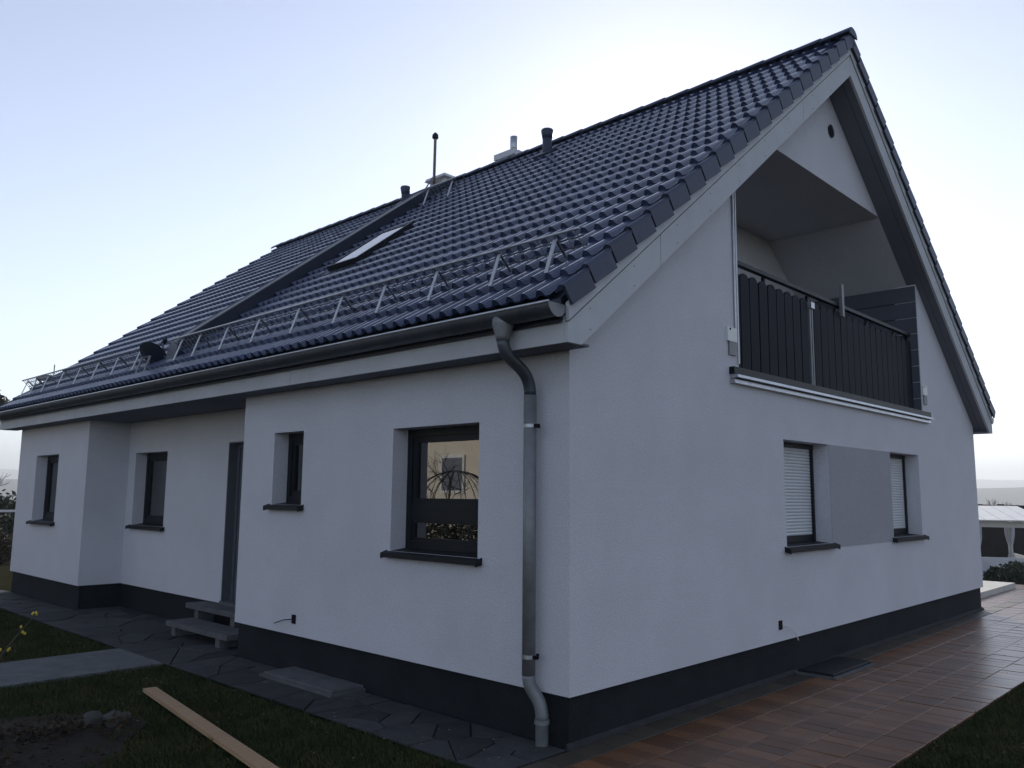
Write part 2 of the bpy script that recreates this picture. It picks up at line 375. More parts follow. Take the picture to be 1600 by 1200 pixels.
# ---- windows
def window(f, u0,u1,z0,z1, kind='plain', dep=.17, label=None, sgn=1):
    def bx(mb,ua,ub,za,zb,da,db): return mb.box(f(ua,za,da), f(ub,zb,db))
    fr = MB(); t = .068
    bx(fr,u0,u0+t,z0,z1,dep,dep+.07); bx(fr,u1-t,u1,z0,z1,dep,dep+.07); bx(fr,u0+t,u1-t,z1-t,z1,dep,dep+.07); bx(fr,u0+t,u1-t,z0,z0+t+.02,dep,dep+.07)
    wn = fr.build('window', frame_m, house, **({'label':label} if label else {}))
    parts = [(z0+t+.02, z1-t)]
    if kind == 'transom':
        bt = MB(); bx(bt,u0+t,u1-t,1.515,1.65,dep+.005,dep+.065); bt.build('transom', frame_m, wn)
        parts = [(1.65,z1-t),(z0+t+.02,1.515)]
    for za,zb in parts:
        s = MB(); q = .055 if zb-za > .3 else .026; a,b = u0+t,u1-t
        bx(s,a,a+q,za,zb,dep+.012,dep+.06); bx(s,b-q,b,za,zb,dep+.012,dep+.06); bx(s,a+q,b-q,zb-q,zb,dep+.012,dep+.06); bx(s,a+q,b-q,za,za+q,dep+.012,dep+.06)
        s.build('sash', frame_m, wn)
        p = MB(); bx(p,a+q-.01,b-q+.01,za+q-.01,zb-q+.01,dep+.034,dep+.04); p.build('pane', glass_m, wn)
    if kind == 'shutter':
        hd = MB(); bx(hd,u0+.002,u1-.002,z1-.05,z1-.002,dep-.075,dep-.004); hd.build('shutter_box', frame_m, wn)
        for a in (u0+.002,u1-.047):
            gd = MB(); bx(gd,a,a+.045,z0+.006,z1-.05,dep-.07,dep-.01); gd.build('guide_rail', frame_m, wn)
        bb = MB(); bx(bb,u0+.047,u1-.047,z0+.02,z0+.085,dep-.05,dep-.03); bb.build('bottom_bar', frame_m, wn)
        za, zb = z0+.087, z1-.05; N = 27; hgt = (zb-za)/N
        prof = [(-.0,0),(-.006,.15),(-.010,.45),(-.007,.75),(0,.93)]
        me = None
        for k in range(N):
            if me is None:
                sm = MB(); ua,ub = u0+.047,u1-.047
                for d,q in prof: sm.v += [f(ua, q*hgt, dep-.04+d), f(ub, q*hgt, dep-.04+d)]
                for i in range(len(prof)-1): sm.f.append((2*i,2*i+1,2*i+3,2*i+2))
                nv = len(sm.v)
                sm.v += [f(ua,0,dep-.03),f(ub,0,dep-.03),f(ua,hgt,dep-.03),f(ub,hgt,dep-.03)]
                sm.f += [(nv,nv+1,nv+3,nv+2),(0,1,nv+1,nv),(nv-2,nv-1,nv+3,nv+2)]
                me = bpy.data.meshes.new('slat'); me.from_pydata(sm.v,[],sm.f); me.update(); me.materials.append(slat_m)
            link('slat', me, wn, Matrix.Translation((0,0,za+k*hgt)))
    if kind == 'curtain':
        c = MB(); N = 40
        for i in range(N+1):
            u = u0+.05+(u1-u0-.35)*i/N; d = dep+.16+.025*math.sin(i*1.15)+.01*math.sin(i*2.9)
            c.v += [f(u,z0+.05,d), f(u,z1-.03,d)]
        c.f = [(2*i,2*i+2,2*i+3,2*i+1) for i in range(N)]
        c.build('curtain', curtain_m, wn, smooth=True)
    # metal sill with upturned ends, sloping a little outwards
    e = .045; s = MB()
    s.prism([(-.0015,z0-.002),(-.065,z0-.014),(-.065,z0-.054),(-.053,z0-.054),(-.053,z0-.026),(-.0015,z0-.014)], lambda d,z,t: f(u0-e+(u1-u0+2*e)*t, z, d))
    s.prism([(dep+.01,z0+.022),(-.0015,z0-.0015),(-.0015,z0-.013),(.02,z0+.001),(dep+.01,z0+.001)], lambda d,z,t: f(u0+.0015+(u1-u0-.003)*t, z, d))
    sl = fixn(s.build('sill', sill_m, wn))
    for a in (u0-e-.008, u1+e-.004):
        c = MB(); c.prism([(.0,z0+.006),(-.068,z0-.016),(-.068,z0-.064),(.0,z0-.05)], lambda d,z,t: f(a+.012*t, z, d)); fixn(c.build('sill_end_cap', sill_m, wn))
    return wn
window(fx(0), Y11,Y12,H1B,H1T,'transom', label='wide window with a transom, reflecting a cream building')
window(fx(0), Y21,Y22,H2B,H2T, label='small narrow window beside the entrance recess')
window(fx(0), Y41,Y42,H4B,H1T, label='window in the far bay of the eaves wall')
window(fx(D), Y31,Y32,H3B,H1T,'curtain', label='curtained window in the entrance recess')
window(fy, *XA,WB,WT,'shutter', .25, label='gable window nearest the corner with its roller shutter down')
window(fy, *XB,WB,WT,'shutter', .25, label='gable window farther along with its roller shutter down')

# ---- front door
d = box('front_door', (D+.14,YD0+.07,ZP+.03), (D+.19,YD1-.07,ZD-.07), door_m, house)
m = MB(); m.box((D+.12,YD0,ZP),(D+.2,YD0+.07,ZD)); m.box((D+.12,YD1-.07,ZP),(D+.2,YD1,ZD)); m.box((D+.12,YD0+.07,ZD-.07),(D+.2,YD1-.07,ZD)); m.build('door_frame', door_m, d)
m = MB(); m.box((D+.002,YD1-.018,ZP+.001),(D+.12,YD1-.0015,ZD-.0015)); m.box((D+.002,YD0+.0015,ZP+.001),(D+.12,YD0+.018,ZD-.0015)); m.box((D+.002,YD0+.018,ZD-.018),(D+.12,YD1-.018,ZD-.0015)); m.build('door_lining', door_m, d)
m = MB(); m.tube([(D+.09,YD0+.16,1.0),(D+.09,YD0+.16,1.75)],.014,8); m.build('handle', steel_m, d)
box('threshold', (D-.02,YD0,ZP-.05), (D+.14,YD1,ZP+.03), step_m, d)

# ---- balcony (loggia)
box('balcony_floor', (JL,.0,2.84), (JR,YB,2.90), conc_m, house)
m = MB(); m.prism_y([(JL-.1,2.9),(JR+.1,2.9),(JR+.1,zr(JR+.1)-.06),(W-xc,ZC+.03),(xc,ZC+.03),(JL-.1,zl(JL-.1)-.06)], YB, YB+.15); fixn(m.build('balcony_back_wall', render_in, house))
box('balcony_ceiling', (xc-.3,.302,ZC), (W-xc+.3,YB,ZC+.05), render_in, house)
box('balcony_side_wall', (JL-.1,.3,2.9), (JL,YB,zl(JL)), render_in, house)
sr = lambda x: 2.892+T*(W-x)
m = MB(); m.prism_y([(W-xc-.05,sr(W-xc-.05)),(JR+.12,sr(JR+.12)),(JR+.12,sr(JR+.12)+.05),(W-xc-.05,sr(W-xc-.05)+.05)], YU+.002, YB); fixn(m.build('balcony_slope_lining', render_in, house))
kw_ = box('balcony_knee_wall', (JR+.012,.012,2.9), (JR+.06,YB,sr(JR+.06)), black_m, house)
zb = 2.92; k = 0
while zb < sr(JR)-.03:
    z2 = min(zb+.235, sr(JR)-.005)
    box('cladding_board', (JR-.012,.008,zb), (JR+.012,YB-.002,z2-.012), board_d, kw_); zb = z2
# sill strip below the balcony: dark channel over two pale drip profiles
m = MB(); m.box((2.35,-.055,2.885),(8.03,.0,2.955)); m.build('balcony_edge_channel', frame_m, house)
led = MB(); led.prism_x([(-.0,2.87),(-.0,2.884),(-.085,2.878),(-.095,2.85),(-.088,2.85),(-.08,2.868)], 0, 1)
for a,b in ((2.36,5.62),(5.625,8.02)):
    mm = MB()
    mm.prism([(.0,2.884),(-.082,2.879),(-.088,2.852),(.0,2.845)], lambda y,z,t: (a+(b-a)*t, y, z))
    mm.prism([(.0,2.842),(-.05,2.838),(-.055,2.802),(.0,2.80)], lambda y,z,t: (a+(b-a)*t, y, z))
    fixn(mm.build('drip_profile', steel_m, house))
# railing
RY = .13
rail = MB(); rail.box((JL+.01,RY-.03,4.055),(JR-.02,RY+.03,4.095)); rl = rail.build('balcony_railing', frame_m, house)
m = MB(); m.box((JL+.01,RY-.015,3.0),(JR-.02,RY+.015,3.03)); m.box((JL+.01,RY-.012,3.86),(JR-.02,RY+.012,3.885)); m.build('rail_bar', frame_m, rl)
for x in (JL+.03, 3.42, 4.50, 5.30, 6.3, 7.3, JR-.05):
    box('rail_post', (x-.018,RY+.016,2.9), (x+.018,RY+.046,4.055), frame_m, rl)
pw = .178
pk = MB(); pp = [(-pw/2,0),(pw/2,0),(pw/2,.93)] + [(pw/2*math.cos(a), .93+.06*math.sin(a)) for a in [math.pi*k/8 for k in range(1,8)]] + [(-pw/2,.93)]
pk.prism(pp, lambda a,b,t: (a, -.018+.02*t, b)); pme = bpy.data.meshes.new('picket'); pme.from_pydata(pk.v,[],pk.f); pme.update(); pme.materials.append(picket_m)
def pickets(a, b):
    N = round((b-a)/.196); st = (b-a)/N
    for i in range(N):
        M = Matrix.Translation((a+st*(i+.5), RY-.02, 2.985+random.uniform(-.006,.006))) @ Matrix.Rotation(random.uniform(-.008,.008),4,'Y')
        link('picket', pme, rl, M)
pickets(JL+.04, 4.36); pickets(4.50, JR-.06)
for x in (4.40,4.455): box('panel_edge_strip', (x-.014,RY-.045,2.96), (x+.014,RY-.02,3.93), zinc_m, rl)
box('clamp', (4.38,RY-.07,3.88), (4.47,RY-.02,3.95), steel_m, rl)
box('bracket_post', (5.27,RY-.075,3.93), (5.33,RY-.035,4.33), zinc_m, rl)
# conduit and boxes on the wall beside the opening
m = MB(); m.tube([(2.475,-.014,3.33),(2.475,-.014,4.80)],.012,8); m.tube([(2.52,-.014,3.0),(2.52,-.014,4.82)],.010,8); m.build('conduit', steel_m, house)
for x,lab in ((2.40,'white junction plate left of the balcony'),(7.95,'white junction plate right of the balcony')):
    j = MB().box((x-.095,-.022,3.20),(x+.085,-.0,3.335)).build('junction_plate', plastic_m, house, label=lab)
    box('cable_cover', (x-.06,-.018,3.07), (x+.07,-.0,3.198), zinc_m, j)
    m = MB(); m.tube([(x-.05,-.026,3.315),(x-.05,-.02,3.315)],.012,8); m.build('screw', black_m, j)
# round vent in the upper infill
m = MB(); m.tube([(5.30,YU-.012,6.32),(5.30,YU+.002,6.32)],.075,20); v_ = m.build('wall_vent', black_m, house)
m = MB()
for k in range(24):
    a0,a1 = 2*math.pi*k/24, 2*math.pi*(k+1)/24
    m.add([(5.30+r*math.cos(a),YU-.016,6.32+r*math.sin(a)) for a in (a0,a1) for r in (.07,.085)],[(0,1,3,2)])
m.build('vent_rim', frame_m, v_)
# cable outlets low on the walls, each with a loose wire
m = MB().box((3.19,-.012,.46),(3.25,.0,.545)).build('cable_outlet', black_m, house)
MB().tube([(3.25,-.012,.50),(3.36,-.03,.48),(3.46,-.04,.41),(3.52,-.045,.33)],.005,6).build('wire', plastic_m, m)
m = MB().box((-.012,3.50,.46),(.0,3.56,.545)).build('cable_outlet', black_m, house)
MB().tube([(-.012,3.56,.50),(-.04,3.66,.485),(-.06,3.80,.44)],.005,6).build('wire', black_m, m)

# ---- roof: deck, tiles, verge tiles, ridge tiles
CZ = 3.469                                   # crest plane: z = CZ + T*x
off = .10/CT
deck = MB()
deck.prism_y([(-.30,CZ-off-T*.30),(XR,CZ-off+T*XR),(W+.30,CZ-off-T*.30),(W+.30,CZ-off-T*.30-.17),(XR,CZ-off+T*XR-.17),(-.30,CZ-off-T*.30-.17)], -.17, YEND-.04)
roof = fixn(deck.build('roof', sheet_m, house))
GA = 6.995/21; NC = 44; CW = (YEND-.10+.11)/NC; TT = .030; PS, RH, RS = .010, .052, .034
prof = [(0,.05),(.16,0),(.32,.03),(.42,.66),(.54,.97),(.66,1.0),(.76,.78),(.90,.16)]
wave = []
for k in range(2):
    wave += [((u+k)/2*CW, h) for u,h in prof]
wave.append((CW, .05))
TL = GA+.05
def tile_mesh(name, mtl):
    m = MB(); n = len(wave)
    q = TL/GA
    for u,r_ in wave: m.v.append((0,u,RH*r_-RH))
    for u,r_ in wave: m.v.append((TL,u,(RH-RS*q)*r_-PS*q-RH))
    for u,r_ in wave: m.v.append((.004,u,(RH-RS)*r_-PS-RH-.004))
    for i in range(n-1):
        m.f.append((i,n+i,n+i+1,i+1)); m.f.append((i,i+1,2*n+i+1,2*n+i))
    me = bpy.data.meshes.new(name); me.from_pydata(m.v,[],[f[::-1] for f in m.f]); me.update(); me.materials.append(mtl)
    sm = [False]*len(me.polygons)
    me.polygons.foreach_set('use_smooth', sm)
    return me
def frame(side):
    """matrix: columns up-slope, along, normal; origin at the eaves crest line"""
    if side == 'L': s,u,nn,o = Vector((CT,0,ST)),Vector((0,1,0)),Vector((-ST,0,CT)),Vector((-.375,0,CZ-T*.375))
    else: s,u,nn,o = Vector((-CT,0,ST)),Vector((0,-1,0)),Vector((ST,0,CT)),Vector((W+.375,0,CZ-T*.375))
    M = Matrix((s,u,nn)).transposed().to_4x4(); M.translation = o; return M
FL, FR = frame('L'), frame('R')
tme = tile_mesh('roof_tile', tile_m)
camp = Vector((-4.6,-3.8,1.75))
Y0 = -.11
SKY = (1.87,2.84,5.32,6.04)                  # roof window: x0,x1,y0,y1
FW0, FW1 = 6.78, 7.06                        # fire wall
def skip(x, y): return SKY[0]-.1 < x < SKY[1]+.02 and SKY[2]-.1 < y < SKY[3]+.1
tl = []
for r_ in range(21):
    for c in range(NC):
        M = FL @ Matrix.Translation((r_*GA, Y0+c*CW, random.uniform(-.0015,.0015))) @ Matrix.Rotation(random.uniform(-.004,.004),4,'Z')
        ctr = M @ Vector((GA/2, CW/2, 0)); tl.append(((ctr-camp).length, ctr, M))
tl.sort(key=lambda q: q[0])
field = MB(); cnt = 0
for dd, c, M in tl:
    if skip(c.x, c.y): continue
    if cnt < 285: link('roof_tile', tme, roof, M); cnt += 1
    else: add_mesh_copy(field, tme, M)
fo = field.build('tile_field', tile2_m, roof, smooth=False, kind='stuff')
field = MB()
for r_ in range(21):
    for c in range(NC): add_mesh_copy(field, tme, FR @ Matrix.Translation((r_*GA, -(YEND-.10)+c*CW, 0)))
field.build('tile_field', tile2_m, roof, kind='stuff', label='tiles of the slope away from the camera')
# verge tiles: flat top with a deep skirt hanging over the barge board
def verge_mesh(s):
    m = MB(); t = .162; E_ = GA-.024
    def prism(q0,q1,sec):
        n = len(sec); h = lambda q: .004-TT*q/GA
        k = len(m.v); m.v += [(q0,s*y,h(q0)+z) for y,z in sec]+[(q1,s*y,h(q1)+z) for y,z in sec]
        m.f += [(k+i,k+(i+1)%n,k+n+(i+1)%n,k+n+i) for i in range(n)]+[tuple(k+i for i in range(n))[::-1],tuple(k+n+i for i in range(n))]
    prism(0,TL-.02,[(.004,-.03),(.006,-.014),(.02,-.002),(.04,0),(.062,-.010),(.085,-.034),(.105,-.044),(.105,-.056),(.03,-.04)])
    prism(0,E_,[(0,-t),(0,-.022),(.006,-.014),(.022,-.02),(.022,-t)])
    me = bpy.data.meshes.new('verge_tile'); me.from_pydata(m.v,[],m.f); me.update(); me.materials.append(verge_m)
    import bmesh
    bm = bmesh.new(); bm.from_mesh(me); bmesh.ops.recalc_face_normals(bm, faces=bm.faces); bm.to_mesh(me); bm.free()
    return me
vp, vn = verge_mesh(1), verge_mesh(-1)
YV0, YV1 = -.262, YEND+.02
for FM,yy in ((FL,YV0+.03),(FR,-YV0-.03)):
    b_ = MB(); q_ = [FM @ Vector(p) for p in ((.02,yy,-.146),(6.98,yy,-.146),(6.98,yy,-.045),(.02,yy,-.045))]; sg = .006 if yy < 0 else -.006
    b_.add([tuple(p) for p in q_]+[tuple(p+Vector((0,.006,0))) for p in q_],[(0,1,2,3),(7,6,5,4),(0,4,5,1),(1,5,6,2),(2,6,7,3),(3,7,4,0)]); fixn(b_.build('verge_gap_shade', black_m, roof))  # black strip added as the shadow in the gaps between skirts
for r_ in range(21):
    for FM,me,yy in ((FL,vp,YV0),(FL,vn,YV1),(FR,vn,-YV0),(FR,vp,-YV1)):
        o = link('verge_tile', me, roof, FM @ Matrix.Translation((r_*GA+random.uniform(-.003,.003), yy, random.uniform(-.002,.002))))
# ridge tiles: half-round caps overlapping along the ridge
rt = MB(); n = 12; rl_ = .385
for q,r_ in ((0,.122),(rl_+.04,.108)):
    for t in (0,.014):
        for k in range(n+1):
            a = math.pi*(.06+.88*k/n); rt.v.append(((r_-t)*1.08*math.cos(a), q, (r_-t)*.92*math.sin(a)))
N1 = n+1
for k in range(n):
    rt.f += [(k,k+1,2*N1+k+1,2*N1+k),(N1+k,3*N1+k,3*N1+k+1,N1+k+1),(k,N1+k,N1+k+1,k+1),(2*N1+k,2*N1+k+1,3*N1+k+1,3*N1+k)]
rme = bpy.data.meshes.new('ridge_tile'); rme.from_pydata(rt.v,[],rt.f); rme.update(); rme.materials.append(verge_m)
yy = YV0-.01
while yy < YEND+.0:
    link('ridge_tile', rme, roof, Matrix.Translation((XR, yy, CZ+T*XR-.085))); yy += rl_
m = MB(); m.prism_y([(.118*math.cos(math.pi*k/12), .10*math.sin(math.pi*k/12)) for k in range(13)], -.012, .004)
m = m.build('ridge_end_cap', verge_m, roof, mw=Matrix.Translation((XR, YV0-.004, CZ+T*XR-.085)))

# ---- barge boards (verge fascia), built in lengths with open joints
lb = lambda x: 2.892+T*x
def barge(side, segs, za, zb, y0, y1, name):
    for a,b in segs:
        low = [(x, z) for x,z in ((a,max(ZF,lb(a)+za)),)]
        poly = []
        if a < -.2 and za == 0:
            poly = [(-OE,ZF),((ZF-2.892)/T,ZF),(b,lb(b)),(b,lb(b)+zb),(-OE,lb(-OE)+zb)]
        else: poly = [(a,lb(a)+za),(b,lb(b)+za),(b,lb(b)+zb),(a,lb(a)+zb)]
        if side == 'R': poly = [(W-x,z) for x,z in poly]
        m = MB(); m.prism_y(poly, y0, y1); o = fixn(m.build(name, board_m, house))
        if za == 0:
            sc = MB(); q = a+.25
            while q < b-.1:
                for dz in (.05, zb-.05):
                    x = q if side == 'L' else W-q; sc.tube([(x,y0-.002,lb(q)+dz),(x,y0+.001,lb(q)+dz)],.006,6)
                q += .55
            sc.build('screw', zinc_d, o, kind='stuff')
lowj = [-OE,.897,3.743,XR]; upj = [-OE,2.443,XR]
for sd_ in 'LR':
    barge(sd_, [(a+.004,b-.004) if a > -.2 else (a,b-.004) for a,b in zip(lowj,lowj[1:])], 0, .255, -OV, -OV+.03, 'barge_board')
    barge(sd_, [(a+.002,b-.002) if a > -.2 else (a,b-.002) for a,b in zip(upj,upj[1:])], 0.272, .40, -OV-.012, -OV+.02, 'barge_board')
    # dark backing behind the open joint, and two soffit boards under the overhang
    xm = (lambda x: x) if sd_ == 'L' else (lambda x: W-x)
    m = MB(); m.prism_y([(xm(x),z) for x,z in [(-.05,lb(-.05)+.03),(XR,lb(XR)+.03),(XR,lb(XR)+.38),(-OE+.01,lb(-OE)+.38),(-OE+.01,lb(-OE)+.24)]], -OV+.032, -OV+.045); fixn(m.build('barge_backing', black_m, house))
    for y0,y1 in ((-OV+.031,-.092),(-.086,YU-.002)):
        x0 = (ZF-2.892)/T+.02
        m = MB(); m.prism_y([(xm(x),z) for x,z in [(x0,lb(x0)+.004),(XR,lb(XR)+.004),(XR,lb(XR)+.024),(x0,lb(x0)+.024)]], y0, y1); fixn(m.build('soffit_board', soffit_m, house))
# ---- eaves: fascia boards, drip sheet, level soffit (both sides)
for sd_ in 'LR':
    xm = (lambda x: x) if sd_ == 'L' else (lambda x: W-x)
    js = [-OV+.032,3.344,6.98,10.42,YEND-.02]
    for a,b in zip(js,js[1:]):
        box('fascia_board', (xm(-OE),a,ZF), (xm(-OE+.02),b-.004,2.988), board_m, house)
    box('drip_sheet', (xm(-OE+.006),-OV+.035,2.99), (xm(-OE+.03),YEND-.03,3.10), black_m, house)  # black colour stands in for the shadowed band between gutter and fascia
    if sd_ == 'L':
        box('eaves_soffit', (-OE+.021,-OV+.031,ZF+.003), (-.001,L3+.3,ZF+.02), soffit_m, house)
        box('entrance_soffit', (.0,L1+.0005,ZF+.003), (D-.001,L2-.0005,ZF+.02), soffit_m, house)
    else: box('eaves_soffit', (W+.001,-OV+.031,ZF+.003), (W+OE-.021,L3+.3,ZF+.02), soffit_m, house)
# ---- gutters
def gutter(cx, side, zc):
    m = MB(); n = 12; r_ = .090; ys_ = [-.20,12.9]
    for yy in ys_:
        for k in range(n+1):
            a = math.pi + math.pi*k/n; m.v.append((cx+r_*math.cos(a), yy, zc+r_*math.sin(a)))
        for k in range(n+1):
            a = math.pi + math.pi*k/n; m.v.append((cx+(r_-.004)*math.cos(a), yy, zc+(r_-.004)*math.sin(a)))
    N1 = n+1
    for k in range(n): m.f += [(k,k+1,2*N1+k+1,2*N1+k),(N1+k,3*N1+k,3*N1+k+1,N1+k+1)]
    gt = m.build('gutter', zinc_d, house, smooth=True)
    MB().tube([(cx+side*r_,-.20,zc+.002),(cx+side*r_,12.9,zc+.002)],.011,8).build('gutter_bead', steel_m, gt, smooth=True)
    for yy in (-.203,12.9):
        c = MB(); c.prism_y([(cx+(r_+.004)*math.cos(math.pi+math.pi*k/14), zc+(r_+.004)*math.sin(math.pi+math.pi*k/14)) for k in range(15)], yy, yy+.006); fixn(c.build('end_cap', zinc_m, gt))
    for yy in [ -.05+.85*k for k in range(16)]:
        b = MB(); pts = [(cx+(r_+.003)*math.cos(math.pi+math.pi*k/10), yy, zc+(r_+.003)*math.sin(math.pi+math.pi*k/10)) for k in range(11)]
        for p,q in zip(pts,pts[1:]):
            b.add([(p[0],yy-.013,p[2]),(p[0],yy+.013,p[2]),(q[0],yy+.013,q[2]),(q[0],yy-.013,q[2])],[(0,1,2,3)])
        b.build('gutter_bracket', zinc_d, gt)
    return gt
GX, GZ = -.372, 3.056
gut = gutter(GX, -1, GZ); gutter(W-GX, 1, GZ)
# ---- downpipe: funnel, swan neck, straight run, shoe
PY = .30
f_ = MB(); f_.tube([(GX,PY+.02,GZ-.035),(GX,PY+.02,GZ-.085),(GX,PY+.02,GZ-.17),(GX,PY+.02,GZ-.20)],[.085,.08,.055,.05],16); dp = f_.build('downpipe', zinc_m, house, smooth=True)
def bez(p0,p1,p2,p3,n=12): return [p0*(1-t)**3+3*p1*t*(1-t)**2+3*p2*t*t*(1-t)+p3*t**3 for t in [i/n for i in range(n+1)]]
V = Vector
neck = bez(V((GX,PY+.02,GZ-.19)),V((GX,PY+.01,2.66)),V((-.095,PY,2.74)),V((-.095,PY,2.47)),16)
MB().tube(neck,.046,16).build('swan_neck', zinc_d, dp, smooth=True)
MB().tube([(-.095,PY,2.48),(-.095,PY,.47)],.0485,18).build('pipe', zinc_m, dp, smooth=True)
sh = bez(V((-.095,PY,.48)),V((-.095,PY,.33)),V((-.045,PY-.07,.36)),V((-.045,PY-.085,.20)),12)+[V((-.045,PY-.085,.16))]
MB().tube(sh,.047,16).build('shoe', zinc_m, dp, smooth=True)
MB().tube([(-.045,PY-.085,.175),(-.045,PY-.085,.145)],.054,16).build('collar', zinc_m, dp)
MB().tube([(-.045,PY-.085,.16),(-.045,PY-.085,-.02)],.046,16).build('drain_pipe', conc_m, dp)
for zz in (2.25,.60):
    c = MB().tube([(-.095,PY,zz-.013),(-.095,PY,zz+.013)],.053,18).build('pipe_clip', steel_m, dp)
    MB().tube([(-.05,PY-.01,zz),(.0,PY-.01,zz)],.008,8).build('clip_bolt', black_m, c)
    MB().box((-.11,PY-.085,zz-.012),(-.08,PY-.05,zz+.012)).build('clip_lug', black_m, c)

# ---- snow guards
def onroof(s, y, h): return FL @ Vector((s, y, h))
def snow_guard(y0, y1, s0, struts, lab, hgt=.19, rlen=None):
    rr = MB().tube([onroof(s0,y0,hgt),onroof(s0,y1,hgt)],.013,8).build('snow_guard', steel_m, roof, smooth=True, label=lab)
    for h in (.045,.12):
        MB().tube([onroof(s0+.02,y0,h),onroof(s0+.02,y1,h)],.0055,6).build('guard_wire', zinc_d, rr)
    bars = MB(); y = y0+.04
    while y < y1: bars.tube([onroof(s0+.02,y,.02),onroof(s0,y,hgt-.01)],.005,4); y += .095
    bars.build('guard_bars', zinc_m, rr, kind='stuff')
    for y in struts:
        MB().add([onroof(s0-.26,y-.018,-.005),onroof(s0-.26,y+.018,-.005),onroof(s0,y+.018,hgt-.03),onroof(s0,y-.018,hgt-.03),
                  onroof(s0-.255,y-.018,-.012),onroof(s0-.255,y+.018,-.012),onroof(s0+.006,y+.018,hgt-.036),onroof(s0+.006,y-.018,hgt-.036)],
                 [(0,1,2,3),(7,6,5,4),(0,4,5,1),(1,5,6,2),(2,6,7,3),(3,7,4,0)]).build('strut', steel_m, rr)
        MB().tube([onroof(s0,y,hgt-.02),onroof(s0+.03,y,-.02)],.009,6).build('strut', zinc_d, rr)
snow_guard(-.09, 6.70, .62, [.158,.751,1.508,2.239,2.932,3.709,4.524,5.25,5.95,6.45], 'long snow guard above the near gutter')
snow_guard(7.55, 12.85, .62, [7.75,8.5,9.25,10.0,10.75,11.5,12.1,12.6], 'snow guard on the far part of the roof')
snow_guard(5.55, 6.65, 5.75, [5.85,6.45], 'short snow guard just below the ridge')

# ---- fire wall strip crossing the roof, sheet-metal clad
s1 = 6.93; FH = .13
def strip_up(mb, y0, y1, prof):
    for sv,h0,h1 in prof: mb.v += [tuple(onroof(sv,y0,h0)),tuple(onroof(sv,y1,h0)),tuple(onroof(sv,y1,h1)),tuple(onroof(sv,y0,h1))]
    for k in range(len(prof)-1):
        a = 4*k
        for q in range(4): mb.f.append((a+q,a+(q+1)%4,a+4+(q+1)%4,a+4+q))
    mb.f += [(0,1,2,3), tuple(4*(len(prof)-1)+q for q in (3,2,1,0))]
    return mb
fw = fixn(strip_up(MB(), FW0, FW1, [(.55,-.08,-.03),(.72,-.08,FH),(6.0,-.08,FH),(s1,-.08,.03)]).build('fire_wall', sheet_m, roof, label='sheet-metal clad fire wall strip running up the roof'))
for y in (FW0-.012,FW1+.004): fixn(strip_up(MB(), y, y+.006, [(.70,FH-.004,FH+.010),(6.0,FH-.004,FH+.010),(s1,.026,.040)]).build('cap_edge', zinc_m, fw))

# ---- roof window
def rbox(mb, s0,s1,y0,y1,h0,h1):
    mb.add([onroof(s0,y0,h0),onroof(s1,y0,h0),onroof(s1,y1,h0),onroof(s0,y1,h0),onroof(s0,y0,h1),onroof(s1,y0,h1),onroof(s1,y1,h1),onroof(s0,y1,h1)],[(0,3,2,1),(4,5,6,7),(0,1,5,4),(1,2,6,5),(2,3,7,6),(3,0,4,7)]); return mb
sa, sb = (SKY[0]+.375)/CT, (SKY[1]+.375)/CT
m = MB(); rbox(m,sa-.12,sb+.08,SKY[2]-.12,SKY[3]+.12,-.09,-.045); rw = m.build('roof_window', sheet_m, roof)
m = MB(); t=.05
for a in ((sa,sa+t,SKY[2],SKY[3]),(sb-t,sb,SKY[2],SKY[3]),(sa+t,sb-t,SKY[2],SKY[2]+t),(sa+t,sb-t,SKY[3]-t,SKY[3])): rbox(m,*a,-.04,.03)
m.build('frame', frame_m, rw)
m = MB(); rbox(m,sa+t,sb-t,SKY[2]+t,SKY[3]-t,.012,.022); m.build('pane', glass_m, rw)
m = MB(); rbox(m,sa+t,sb-t,SKY[2]+t,SKY[3]-t,-.029,-.02); m.build('blind', curtain_m, rw)

# ---- vents, mast, chimneys, dish
def vent(x, y, top, lab):
    z0 = CZ+T*x
    v_ = MB().tube([(x,y,z0-.15),(x,y,top-.13)],.075,14).build('vent_pipe', verge_m, roof, smooth=True, label=lab)
    MB().tube([(x,y,top-.15),(x,y,top-.09),(x,y,top-.02),(x,y,top)],[.078,.088,.1,.088],14).build('vent_cowl', verge_m, v_, smooth=True)
    m = MB(); s = (x+.375)/CT; rbox(m,s-.2,s+.18,y-.17,y+.17,-.03,.012); m.build('vent_base', verge_m, v_)
vent(4.90,8.10,7.54,'dark vent pipe beyond the fire wall')
vent(4.62,4.27,7.40,'dark vent pipe nearest the gable')
ms = MB().tube([(XR-.02,7.55,7.35),(XR,7.56,8.45)],.028,10).build('aerial_mast', rust_m, roof, smooth=True)
MB().tube([(XR,7.56,8.42),(XR,7.56,8.44),(XR,7.56,8.50),(XR,7.56,8.545)],[.04,.062,.058,.02],12).build('mast_cap', black_m, ms, smooth=True)
MB().tube([(XR-.22,7.45,7.30),(XR-.01,7.555,7.72)],.014,6).build('mast_stay', zinc_m, ms)
MB().tube([(XR-.2,7.68,7.30),(XR-.01,7.555,7.70)],.014,6).build('mast_stay', zinc_m, ms)
